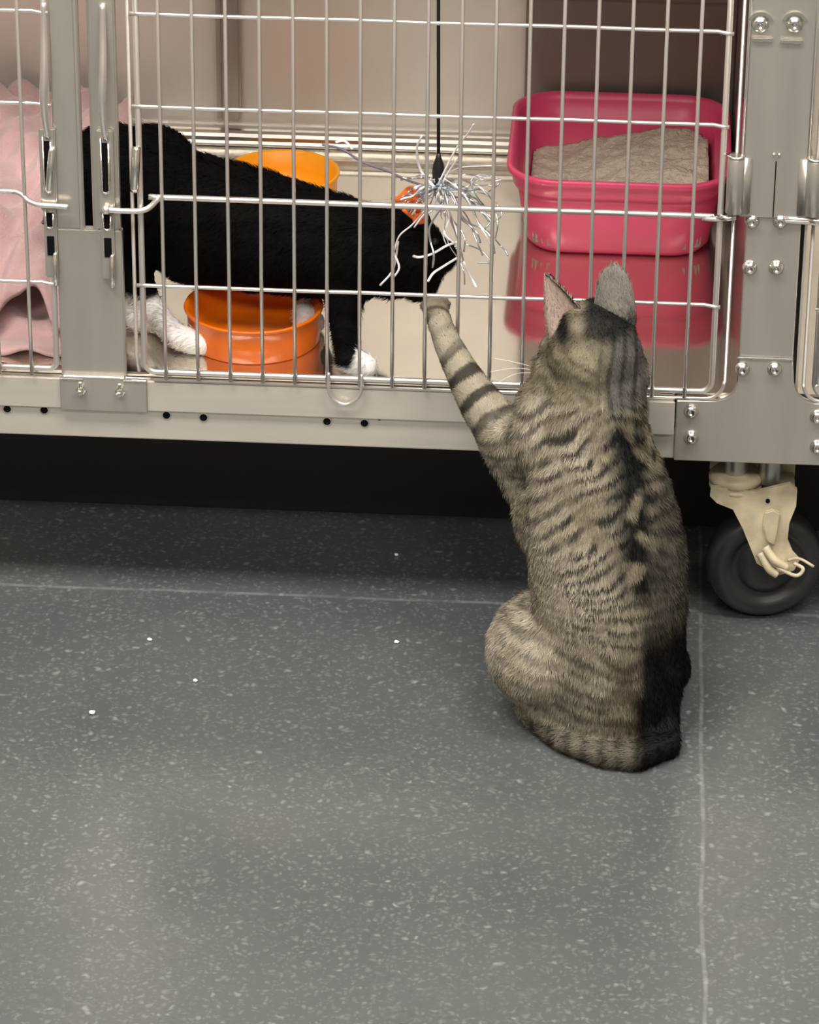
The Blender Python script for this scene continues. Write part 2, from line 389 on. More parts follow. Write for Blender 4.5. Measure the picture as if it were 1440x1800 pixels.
def vrod(px0, py0, px1, py1, r):
    b = NB(); tube(b, smoothpts([at(px0, py0, -.006), at((px0+px1)/2, (py0+py1)/2, -.011), at(px1, py1, -.0075)]), r, 10); return b
obj('latch_rod', vrod(92, 258, 86, 338, .0030), BOLTM, cage, True)
obj('latch_rod', vrod(240, 258, 236, 335, .0034), BOLTM, cage, True)

# hinges either side of the right post
def hinge(x, s):
    b = NB(); box(b, min(x, x+s*.012), max(x, x+s*.012), -.0085, -.0055, .3690, .4145, .0006); lathe(b, [(.0060, 0), (.0066, .0005), (.0066, .044), (.0060, .0450)], (x, -.0075, .3700), 'Z', 20)
    o = obj('hinge', b, STEELP, cage, True)
    b = NB(); lathe(b, [(.0045, .0), (.0070, .0004), (.0072, .0014), (.0050, .002)], (x, -.0075, .4150), 'Z', 20); obj('hinge_cap', b, BOLTM, o, True)
    b = NB(); tube(b, [(x-s*.013, -.0060, .3650), (x-s*.005, -.0080, .3650), (x+s*.002, -.0085, .3665)], .0023, 10); obj('hinge_pin', b, BOLTM, o, True)
hinge(.4372, 1); hinge(.4968, -1)

# neighbour cage on the right: only its door edge shows
cage2 = empty('cat_cage', (.9, .24, .156), 'neighbouring steel cage at the right edge, only its door edge seen', 'cage')
def nc(name, b, m_, sm=False): return obj(name, b, m_, cage2, sm)
b = NB(); box(b, .492, 1.28, YB, YB+.004, ZF-.01, ZTOP); nc('back_panel', b, STEELI)
b = NB(); box(b, .495, 1.28, .006, YB, ZF-.004, ZF); nc('cage_floor', b, STEELF)
b = NB(); box(b, .4925, .4945, .006, YB+.004, ZF, ZTOP); nc('side_panel', b, STEELI)
b = NB(); box(b, 1.28, 1.283, .003, YB+.004, ZF-.01, ZTOP); nc('side_panel', b, STEELI)
xdl = .5072
b = NB(); box(b, .5165, 1.283, -.0045, .003, .1565, .2100, .0008); nc('bottom_rail', b, STEELP)
b = NB(); box(b, .4925, 1.283, .004, YB+.004, ZTOP, ZTOP+.004); nc('roof_panel', b, STEELI)
b = NB(); box(b, 1.20, 1.24, .015, .06, .05, .157, .003); f3 = nc('caster_fork', b, CREAM)
b = NB(); lathe(b, [(.0001, -.013), (.035, -.0138), (.0435, -.007), (.044, 0), (.0435, .007), (.035, .0138), (.0001, .013)], (1.22, .038, .044), 'Y', 40); obj('wheel', b, RUBBER, f3, True)
b = NB(); tube(b, [(xdl, -.004, ZTOP-.02), (xdl, -.004, .2265)]+[(x, -.004, z) for x, z in arcpts(xdl+.010, .2275, .010, 180, 270)]+[(1.25, -.004, .2175)], .0026, 12); d3 = nc('cage_door', b, WIRE, True)
for k in range(28):
    x = .5215+.0254*k; b = NB(); tube(b, [(x, -.0078, ZTOP-.02), (x, -.0078, .213)], .0015, 8); obj('upright_wire', b, WIRE, d3, True)
for z in (RZ[0], RZ[1], RZ[3], RZ[0]+.074, RZ[0]+.148, RZ[0]+.222, RZ[0]+.296, RZ[0]+.37):
    b = NB(); tube(b, [(xdl-.0035, -.0055, z-.001), (xdl+.008, -.005, z), (1.25, -.005, z)], .0017, 8); obj('cross_wire', b, WIRE, d3, True)
b = NB(); tube(b, smoothpts([(.4975, -.0070, .3665), (.503, -.0065, .3635), (.512, -.006, .3630), (.53, -.0055, .3655), (1.25, -.0055, .3655)]), .0025, 10); obj('hinge_bar', b, WIRE, d3, True)
b = NB(); tube(b, [(.4985, -.002, ZTOP-.02), (.4985, -.002, .2260)]+[(x, -.003, z) for x, z in arcpts(.5125, .2260, .0140, 180, 270)]+[(1.25, -.003, .2118)], .0015, 8); nc('opening_lip', b, WIRE, True)

# ---- caster under the corner
cw = Vector((.4780, .040, .0480))
fk = NB()
def cpt(px, py, Y=.012): p = at(px, py, Y); return (p.x, p.z)
out = [cpt(*q) for q in ((1252, 858), (1330, 866), (1388, 852), (1400, 862), (1398, 890), (1386, 920), (1383, 950), (1392, 972), (1404, 985), (1395, 1002), (1370, 1010), (1345, 998), (1332, 990), (1322, 965), (1308, 930), (1290, 895), (1262, 884), (1250, 872))]
prism(fk, out, .0125, .0160); prism(fk, [(x+.0, z) for x, z in out], .062, .0655)
box(fk, .4475, .4990, .0165, .0615, .1130, .1170)
bmesh.ops.bevel(fk, geom=list(fk.edges), offset=.0008, segments=2, affect='EDGES', clamp_overlap=True)
fork = obj('caster_fork', fk, CREAM, cage)
b = NB(); p = [cpt(1345, 898, .0115), cpt(1360, 893, .0115), cpt(1372, 900, .0115), cpt(1366, 930, .0115), cpt(1362, 958, .0115), cpt(1348, 950, .0115), cpt(1341, 925, .0115)]
prism(b, p, .0085, .0126); bmesh.ops.bevel(b, geom=list(b.edges), offset=.0012, segments=2, affect='EDGES', clamp_overlap=True); obj('brake_plate', b, CREAM, fork)
b = NB(); lathe(b, [(.0001, -.006), (.019, -.0062), (.0212, -.0045), (.0212, -.0015), (.0190, 0), (.0215, .0008), (.0218, .0050), (.019, .0085), (.010, .0095), (.0001, .0098)], (at(1293, 858, .030).x, .033, .1225), 'Z', 40); obj('swivel_cup', b, CREAM, fork, True)
for px, zb, yy in ((1293, .127, .030), (1354, .124, .030)):
    b = NB(); x = at(px, 830, yy).x; lathe(b, [(.0001, zb), (.0090, zb), (.0094, zb+.001), (.0094, .1765), (.0001, .1765)], (x, yy, 0), 'Z', 28); obj('stem', b, GALV, fork, True)
b = NB(); R = .0440; KW = .0475/.0440
lathe(b, [(.0001, -.0130), (.012, -.0135), (.0200, -.0128), (.0212, -.0095), (.027, -.0090), (.0290, -.0125), (.0350, -.0138), (.0405, -.0120), (.0435, -.0070), (R, 0), (.0435, .0070), (.0405, .0120), (.0350, .0138), (.0290, .0125), (.0001, .013)], (0, 0, 0), 'Y', 56)
for v in b.verts: v.co = Euler((0, 0, math.radians(9))).to_matrix() @ (v.co*KW) + cw
obj('wheel', b, RUBBER, fork, True)
b = NB(); lathe(b, [(.0001, -.0045), (.0052, -.004), (.0058, -.002), (.0058, .0)], (at(1372, 998, .012).x, .0122, at(1360, 992, .012).z), 'Y', 6); obj('axle_nut', b, BOLTM, fork)
b = NB()
tube(b, smoothpts([at(1385, 985, .008), at(1405, 982, .004), at(1431, 996, .002)]), .0012, 8)
tube(b, smoothpts([at(1352, 985, .006), at(1372, 1000, .000), at(1400, 1012, .000), at(1412, 1000, .002), at(1396, 990, .005)]), .0016, 8)
tube(b, smoothpts([at(1336, 972, .007), at(1352, 1000, .002), at(1366, 1010, .002)]), .0034, 8)
tube(b, smoothpts([at(1345, 962, .007), at(1362, 985, .002), at(1384, 998, .002)]), .0036, 8)
obj('brake_pedal', b, CREAM, fork, True)
b = NB()
lathe(b, [(.0001, -.0012), (.0018, -.0011), (.0018, .001)], (at(1350, 880, .0125).x, .0125, at(1350, 880, .0125).z), 'Y', 12); obj('rivet_hole', b, DARK, fork)
# a second caster further left on the far side keeps the bank standing
for cx in (-.55,):
    b = NB(); box(b, cx-.02, cx+.02, .015, .06, .05, .12, .003); f2 = obj('caster_fork', b, CREAM, cage)
    b = NB(); lathe(b, [(.0001, -.013), (.035, -.0138), (.0435, -.007), (R, 0), (.0435, .007), (.035, .0138), (.0001, .013)], (cx, .038, R), 'Y', 40); obj('wheel', b, RUBBER, f2, True)
    b = NB(); lathe(b, [(.009, .12), (.009, .177)], (cx, .038, 0), 'Z', 20); obj('stem', b, GALV, f2, True)

# ------------------------------------------------------------------ litter pan
def rrect(x0, x1, y0, y1, r, n=8):
    out = []
    for cx, cy, a in ((x1-r, y1-r, 0), (x0+r, y1-r, 90), (x0+r, y0+r, 180), (x1-r, y0+r, 270)):
        for k in range(n+1):
            t = math.radians(a+90*k/n); out.append((cx+r*math.cos(t), cy+r*math.sin(t)))
    return out
pan = None
X0, X1, Y0, Y1 = .2540, .4435, .246, .460
H = .0745
def pan_ring(ins, z, r): return [(x, y, ZF+z) for x, y in rrect(X0+ins, X1-ins, Y0+ins, Y1-ins, max(r-ins*.3, .006))]
b = NB(); levels = [(.030, .000, .03), (.0215, .0015, .036), (.0165, .007, .04), (.0125, .030, .042), (.0095, .050, .042), (.0095, .054, .042), (.0060, .0555, .042), (.0050, .0590, .042), (.0035, H-.008, .042),
          (.0005, H-.005, .042), (.0, H-.001, .042), (.002, H, .042), (.0055, H-.001, .040), (.0075, H-.006, .040), (.0085, .059, .04), (.0125, .0555, .038), (.0135, .050, .038), (.020, .010, .036), (.030, .004, .03)]
rings = [[b.verts.new(p) for p in pan_ring(*l)] for l in levels]
n = len(rings[0])
for i in range(len(rings)-1):
    for k in range(n): b.faces.new((rings[i][k], rings[i][(k+1) % n], rings[i+1][(k+1) % n], rings[i+1][k]))
b.faces.new(rings[0]); b.faces.new(rings[-1])
pan = tag(obj('litter_pan', b, PINK, None, True), 'deep pink plastic litter pan in the right end of the cage', 'litter box')
# litter heaped to the right and back
def fbm(x, y, s=1.0, seed=0):
    v = 0; a = 1
    for o_ in range(4):
        v += a*math.sin(x*s+seed*1.7+o_*2.1+1.3*math.sin(y*s*.8+seed))*math.cos(y*s*1.1+seed*.6-o_); s *= 2.03; a *= .5
    return v
b = NB(); NX, NY = 60, 60; gv = {}
lx0, lx1, ly0, ly1 = X0+.0185, X1-.0185, Y0+.0185, Y1-.0185
for i in range(NX+1):
    for j in range(NY+1):
        u, v = i/NX, j/NY
        x = lx0+(lx1-lx0)*u; y = ly0+(ly1-ly0)*v
        dx = min(u, 1-u)*(lx1-lx0); dy = min(v, 1-v)*(ly1-ly0)
        hgt = .030 + .026*max(0, min(1, (u-.18)/.6))**.8*(.65+.35*math.sin(max(0, min(1, v*1.25))*math.pi*.9)) + .0022*fbm(x, y, 110, 3)
        hgt -= .006*math.exp(-((v-.48-.12*u)/.05)**2)*(u > .2)
        cut = max(0, .022-math.hypot(max(0, .022-dx), max(0, .022-dy)))
        gv[i, j] = b.verts.new((x, y, ZF+min(hgt, .066)))
for i in range(NX):
    for j in range(NY):
        # keep inside the rounded corners
        cxy = ((i+.5)/NX*(lx1-lx0), (j+.5)/NY*(ly1-ly0)); w_, h_ = lx1-lx0, ly1-ly0
        dx = max(0, .026-min(cxy[0], w_-cxy[0])); dy = max(0, .026-min(cxy[1], h_-cxy[1]))
        if math.hypot(dx, dy) > .0255: continue
        b.faces.new((gv[i, j], gv[i+1, j], gv[i+1, j+1], gv[i, j+1]))
bmesh.ops.delete(b, geom=[v for v in b.verts if not v.link_faces], context='VERTS')
r_ = bmesh.ops.extrude_face_region(b, geom=list(b.faces))
for v in [e for e in r_['geom'] if isinstance(e, bmesh.types.BMVert)]: v.co.z = ZF+.0085
tag(obj('cat_litter', b, LITTER, None, True), 'grey clay litter heaped in the pink pan', 'cat litter', kind='stuff')

# ------------------------------------------------------------------ bowls
def bowl(name, c, r, h, m_, label):
    b = NB()
    prof = [(.0001, .0), (r*.92, 0), (r*.945, .0015), (r*.95, h*.5), (r*.955, h*.84), (r*.985, h*.90), (r, h*.955), (r*.99, h*.995), (r*.965, h), (r*.93, h*.96), (r*.86, h*.55), (r*.78, h*.22), (r*.6, h*.14), (.0001, h*.12)]
    lathe(b, prof, c, 'Z', 56)
    return tag(obj(name, b, m_, None, True), label, 'bowl')
bc = onz(446, 534, ZF+.030)
bowl('food_bowl', (bc.x, bc.y, ZF), .0560, .030, ORANGE, 'deep orange bowl beside the cage door under the black cat')
bc2 = onz(501, 296, ZF+.036)
bowl('food_bowl', (bc2.x-.002, bc2.y-.004, ZF), .0500, .036, AMBER, 'amber yellow bowl against the back wall behind the black cat')

# ------------------------------------------------------------------ blanket (folded fleece): arched upper layer over a lower layer
b = NB()
hx = at(45, 560, .05).x
def layer(x0, x1, f, nx=90, ny=70, th=.004):
    g = {}
    for i in range(nx+1):
        for j in range(ny+1):
            x = x0+(x1-x0)*i/nx; v = j/ny
            g[i, j] = (x, v)
    vt = {}; vb = {}
    for k, (x, v) in g.items():
        p = Vector(f(x, v)); vt[k] = b.verts.new(p); vb[k] = b.verts.new(p-Vector((0, -.001, th)))
    for i in range(nx):
        for j in range(ny):
            b.faces.new((vt[i, j], vt[i+1, j], vt[i+1, j+1], vt[i, j+1])); b.faces.new((vb[i, j], vb[i, j+1], vb[i+1, j+1], vb[i+1, j]))
    per = [(i, 0) for i in range(nx)]+[(nx, j) for j in range(ny)]+[(i, ny) for i in range(nx, 0, -1)]+[(0, j) for j in range(ny, 0, -1)]
    for q in range(len(per)):
        a, c = per[q], per[(q+1) % len(per)]
        b.faces.new((vt[a], vb[a], vb[c], vt[c]))
def lower(x, v):
    y = .022+v*.16
    z = ZF+.006+.008*math.sin(v*3.14)+.003*math.sin(x*150+v*9)+.004*math.sin(v*22+x*40)*(1-v)
    z -= .003*math.exp(-((x-hx)/.02)**2)
    return (x, y, max(z, ZF+.0045))
def upper(x, v):
    arch = math.exp(-((x-hx)/.020)**4)
    side = .5+.5*math.sin((x-hx)*120+1.5)
    y = .040 + .020*arch + v*.40
    z = ZF+.020+.020*arch*(1-v)**2+.006*side*(1-v)
    z += .034*min(1, v/.16)**.7 + .012*max(0, v-.25)
    z += .006*math.sin(x*95+v*14+1.2*math.sin(v*9))*min(1, v*6) + .004*math.sin(x*210-v*31)
    z += .010*math.exp(-((v-.33-.9*(x+.12))/.03)**2) - .012*math.exp(-((v-.20+.8*(x+.10))/.025)**2)
    if x > -.09: z -= (x+.09)*.35
    return (x, y, z)
layer(-.34, -.0700, lower); layer(-.34, -.0830, upper)
layer(-.20, -.102, lambda x, v: (x, .300+.17*v, ZF+.020+.04*v+.006*math.sin(x*140+v*9)), 30, 20)
tag(obj('blanket', b, FLEECE, None, True), 'rumpled pale pink fleece blanket heaped in the left end of the cage', 'blanket')

# ------------------------------------------------------------------ animals
def px2m(p): return p/2420.0
def add_ell(bm, c, r, rot=None):
    M = Matrix.Translation(Vector(c)) @ ((Euler(rot).to_matrix().to_4x4()) if rot else Matrix()) @ Matrix.Diagonal((r[0], r[1], r[2], 1))
    bmesh.ops.create_icosphere(bm, subdivisions=3, radius=1, matrix=M)
def add_chain(bm, pts, n=7):
    """pts: (Vector, radius)"""
    for (a, ra), (c, rc) in zip(pts[:-1], pts[1:]):
        for k in range(n+1):
            t = k/n; p = Vector(a).lerp(Vector(c), t); r = ra+(rc-ra)*t
            bmesh.ops.create_icosphere(bm, subdivisions=2, radius=r, matrix=Matrix.Translation(p))
def remeshed(bm, voxel, iters, zmin=None):
    me = bpy.data.meshes.new('tmp'); bm.to_mesh(me); bm.free()
    o = bpy.data.objects.new('tmp', me); COL.objects.link(o)
    md = o.modifiers.new('r', 'REMESH'); md.mode = 'VOXEL'; md.voxel_size = voxel
    bpy.context.view_layer.update()
    ev = o.evaluated_get(bpy.context.evaluated_depsgraph_get())
    m2 = bpy.data.meshes.new_from_object(ev)
    bpy.data.objects.remove(o); bpy.data.meshes.remove(me)
    n = len(m2.vertices); co_ = np.empty(n*3); m2.vertices.foreach_get('co', co_); co_ = co_.reshape(-1, 3)
    e = np.empty(len(m2.edges)*2, dtype=np.int64); m2.edges.foreach_get('vertices', e); e = e.reshape(-1, 2)
    deg = np.bincount(e.ravel(), minlength=n).astype(float)[:, None]
    def lap(x):
        s = np.zeros_like(x)
        for d_ in range(3):
            s[:, d_] = np.bincount(e[:, 0], x[e[:, 1], d_], n)+np.bincount(e[:, 1], x[e[:, 0], d_], n)
        return s/np.maximum(deg, 1)-x
    for _ in range(iters): co_ = co_+.55*lap(co_); co_ = co_-.52*lap(co_)
    if zmin is not None: co_[:, 2] = np.maximum(co_[:, 2], zmin)
    m2.vertices.foreach_set('co', co_.ravel()); m2.update()
    return m2
def merge_mesh(me, bm_extra, cols_extra=None):
    b_ = bmesh.new(); b_.from_mesh(me); n0 = len(b_.verts)
    t = bpy.data.meshes.new('t'); bm_extra.to_mesh(t); bm_extra.free(); b_.from_mesh(t)
    out = bpy.data.meshes.new('m'); b_.to_mesh(out); b_.free(); bpy.data.meshes.remove(t); bpy.data.meshes.remove(me)
    return out, n0
def set_cols(me, cols):
    a = me.color_attributes.new('Col', 'FLOAT_COLOR', 'POINT')
    c = np.ones((len(me.vertices), 4)); c[:, :3] = cols; a.data.foreach_set('color', c.ravel())
def fur_mesh(name, me, count, length, width, flow, colour, parent, material, lift=.45, lenf=None, seed=5):
    R_ = np.random.default_rng(seed)
    me.calc_loop_triangles(); nt = len(me.loop_triangles)
    tri = np.empty(nt*3, dtype=np.int64); me.loop_triangles.foreach_get('vertices', tri); tri = tri.reshape(-1, 3)
    nv = len(me.vertices); co_ = np.empty(nv*3); me.vertices.foreach_get('co', co_); co_ = co_.reshape(-1, 3)
    no = np.empty(nv*3); me.vertices.foreach_get('normal', no); no = no.reshape(-1, 3)
    A, B_, C_ = co_[tri[:, 0]], co_[tri[:, 1]], co_[tri[:, 2]]
    ar = np.linalg.norm(np.cross(B_-A, C_-A), axis=1); pr = ar/ar.sum()
    k = R_.choice(nt, count, p=pr); u = R_.random((count, 2)); s = u.sum(1) > 1; u[s] = 1-u[s]
    w0 = 1-u.sum(1)
    P = A[k]*w0[:, None]+B_[k]*u[:, :1]+C_[k]*u[:, 1:]
    Nn = no[tri[k, 0]]*w0[:, None]+no[tri[k, 1]]*u[:, :1]+no[tri[k, 2]]*u[:, 1:]
    Nn /= np.linalg.norm(Nn, axis=1)[:, None]+1e-9
    F = flow(P, Nn); F = F-Nn*(F*Nn).sum(1)[:, None]; F /= np.linalg.norm(F, axis=1)[:, None]+1e-9
    # clumping jitter
    J = R_.normal(0, .22, (count, 3))
    J += .25*np.stack([np.sin(P[:, 0]*310+P[:, 2]*170), np.sin(P[:, 1]*290+P[:, 0]*150), np.sin(P[:, 2]*260+P[:, 1]*210)], 1)
    D1 = F+Nn*lift+J*.8; D1 /= np.linalg.norm(D1, axis=1)[:, None]
    D2 = F*1.25+Nn*lift*.35+J*.8; D2 /= np.linalg.norm(D2, axis=1)[:, None]
    Ln = length*R_.uniform(.6, 1.15, count)
    if lenf is not None: Ln = Ln*lenf(P)
    Sd = np.cross(D1, Nn+R_.normal(0, .5, (count, 3))); Sd /= np.linalg.norm(Sd, axis=1)[:, None]+1e-9
    W = width*R_.uniform(.7, 1.3, count)[:, None]
    P0 = P-Nn*.0006; P1 = P+D1*(Ln*.5)[:, None]; P2 = P1+D2*(Ln*.5)[:, None]
    zf = np.array([0, 0, 1.])
    V = np.stack([P0-Sd*W, P0+Sd*W, P1+Sd*W*.75, P1-Sd*W*.75, P2], 1)
    V[:, :, 2] = np.maximum(V[:, :, 2], FURMIN[0])
    V = V.reshape(-1, 3)
    base = np.arange(count)*5
    quads = np.stack([base, base+1, base+2, base+3], 1); tris = np.stack([base+3, base+2, base+4], 1)
    nm = bpy.data.meshes.new(name); nm.vertices.add(len(V)); nm.vertices.foreach_set('co', V.ravel())
    nl = count*7; nm.loops.add(nl)
    li = np.concatenate([quads, tris], 1).ravel(); nm.loops.foreach_set('vertex_index', li)
    nm.polygons.add(count*2); st = np.stack([np.arange(count)*7, np.arange(count)*7+4], 1).ravel()
    nm.polygons.foreach_set('loop_start', st)
    nm.update(); nm.validate()
    c = colour(P, Nn)*R_.uniform(.72, 1.22, (count, 1))
    set_cols(nm, np.repeat(np.clip(c, 0, 1), 5, axis=0))
    nm.polygons.foreach_set('use_smooth', [True]*len(nm.polygons))
    Nv = np.repeat(Nn, 5, axis=0)+.35*np.repeat(R_.normal(0, .5, (count, 3)), 5, axis=0); Nv /= np.linalg.norm(Nv, axis=1)[:, None]
    nm.normals_split_custom_set_from_vertices(Nv.tolist())
    o = link(name, nm, material, parent); return o
FURMIN = [0.0008]
def ear(bm, b1, b2, tip, back, depth=.006, th=.0012, n=10, rnd=.85):
    """curved triangular flap; 'back' = direction its convex side bulges to. returns counts (outer verts first, inner next)"""
    b1, b2, tip, back = Vector(b1), Vector(b2), Vector(tip), Vector(back).normalized()
    O = []; I = []
    for j in range(n+1):
        t = j/n; wd = (1-t**(1+rnd*.75))**(1-.25*rnd) if t < 1 else 0
        mid = (b1+b2)/2
        c = mid.lerp(tip, t); half = (b2-b1)/2*max(wd, .05)
        ro = []; ri = []
        for i in range(n+1):
            s = i/n*2-1
            p = c+half*s+back*depth*(1-s*s)*(1-t*.7)
            ro.append(bm.verts.new(p+back*th*(1-abs(s)*.6))); ri.append(bm.verts.new(p-back*th*(1-abs(s)*.6)))
        O.append(ro); I.append(ri)
    for j in range(n):
        for i in range(n):
            bm.faces.new((O[j][i], O[j][i+1], O[j+1][i+1], O[j+1][i])); bm.faces.new((I[j][i], I[j+1][i], I[j+1][i+1], I[j][i+1]))
    for j in range(n):
        bm.faces.new((O[j][0], O[j+1][0], I[j+1][0], I[j][0])); bm.faces.new((O[j][n], I[j][n], I[j+1][n], O[j+1][n]))
    for i in range(n):
        bm.faces.new((O[n][i], O[n][i+1], I[n][i+1], I[n][i]))
    return [v.co.copy() for r in O for v in r], [v.co.copy() for r in I for v in r]

# ---------- tabby
def E_(bm, px, py, Y, rx, ry, rz, rot=None): add_ell(bm, at(px, py, Y), (px2m(rx), ry, px2m(rz)), rot)
tb = NB()
ROWS = [(665, 952, 1140, -.086, .034), (690, 950, 1143, -.090, .036), (740, 942, 1145, -.097, .040), (790, 930, 1162, -.105, .043), (850, 917, 1190, -.116, .046), (910, 911, 1207, -.126, .048), (960, 913, 1217, -.134, .049),
        (1030, 922, 1220, -.143, .050), (1100, 926, 1218, -.150, .050), (1170, 932, 1213, -.155, .050), (1230, 945, 1207, -.160, .045), (1285, 985, 1202, -.168, .034)]
RA = np.array(ROWS, dtype=float)
for py in range(672, 1286, 17):
    l_, r2_, yy, ry_ = [float(np.interp(py, RA[:, 0], RA[:, k])) for k in (1, 2, 3, 4)]
    E_(tb, (l_+r2_)/2, py, yy, (r2_-l_)/2-4, ry_, 46)
E_(tb, 958, 1140, -.140, 108, .060, 100)          # left thigh
E_(tb, 985, 1220, -.152, 84, .038, 76)
E_(tb, 1100, 1262, -.166, 96, .030, 66)           # rump on the floor
E_(tb, 950, 765, -.090, 62, .034, 70)             # left shoulder
E_(tb, 1046, 628, -.078, 88, .040, 84)            # skull
E_(tb, 1050, 578, -.074, 70, .033, 50)
E_(tb, 950, 720, -.085, 50, .030, 60)
E_(tb, 988, 660, -.072, 56, .030, 46)             # cheeks
E_(tb, 1100, 660, -.074, 44, .030, 50)
E_(tb, 978, 618, -.058, 32, .022, 36)             # brow and muzzle turned to the left
E_(tb, 962, 645, -.040, 30, .018, 24)
E_(tb, 960, 900, -.085, 60, .040, 90)
L3 = [(at(766, 541, .010), px2m(25)), (at(771, 560, .001), px2m(24)), (at(778, 582, -.010), px2m(24.5)), (at(791, 612, -.026), px2m(28)), (at(813, 655, -.043), px2m(33)), (at(842, 705, -.058), px2m(41)), (at(878, 752, -.072), px2m(50)), (at(930, 785, -.085), px2m(60))]
add_chain(tb, L3)
add_chain(tb, [(at(880, 775, -.070), px2m(44)), (at(905, 822, -.070), px2m(40)), (at(940, 880, -.078), px2m(42))])
# paw closing on the bar: pad and four toes
E_(tb, 765, 541, .011, 26, .0100, 20)
for px, py in ((748, 537), (759, 528), (772, 527), (783, 534)):
    add_chain(tb, [(at(px*.6+306, py+4, .012), .0052), (at(px, py, .016), .0048), (at(px-1, py+2, .022), .0042)], 4)
# right foreleg on the floor, hind feet forward, hidden behind the body
add_chain(tb, [(at(1110, 880, -.085), .030), (Vector((.372, -.062, .075)), .016), (Vector((.372, -.055, .016)), .012), (Vector((.370, -.040, .011)), .011)])
add_chain(tb, [(Vector((.310, -.110, .030)), .024), (Vector((.305, -.075, .014)), .013), (Vector((.305, -.050, .011)), .011)])
add_chain(tb, [(Vector((.395, -.120, .035)), .024), (Vector((.405, -.085, .014)), .013), (Vector((.405, -.062, .011)), .011)])
# tail: from the rump round to the left on the floor
TAIL = [(at(1165, 1270, -.178), .0130)] + [(onz(px, py, .0095), r) for px, py, r in ((1172, 1308, .0115), (1120, 1331, .0105), (1060, 1326, .0100), (1000, 1305, .0095), (950, 1272, .0085), (920, 1245, .007))]
add_chain(tb, TAIL, 9)
tme = remeshed(tb, .0030, 16, .0008)
eb = NB()
# ears
BL, BR = Vector((.80, .55, .05)).normalized(), Vector((.12, -1, .15)).normalized()
eL = ear(eb, at(966, 600, -.072), at(1040, 572, -.082), at(960, 484, -.068), BL, .009, .0014, rnd=.5)
eR = ear(eb, at(1044, 562, -.074), at(1118, 570, -.078), at(1081, 464, -.072), BR, .009, .0012, rnd=2.0)
bmesh.ops.recalc_face_normals(eb, faces=eb.faces)
tme, n0 = merge_mesh(tme, eb)

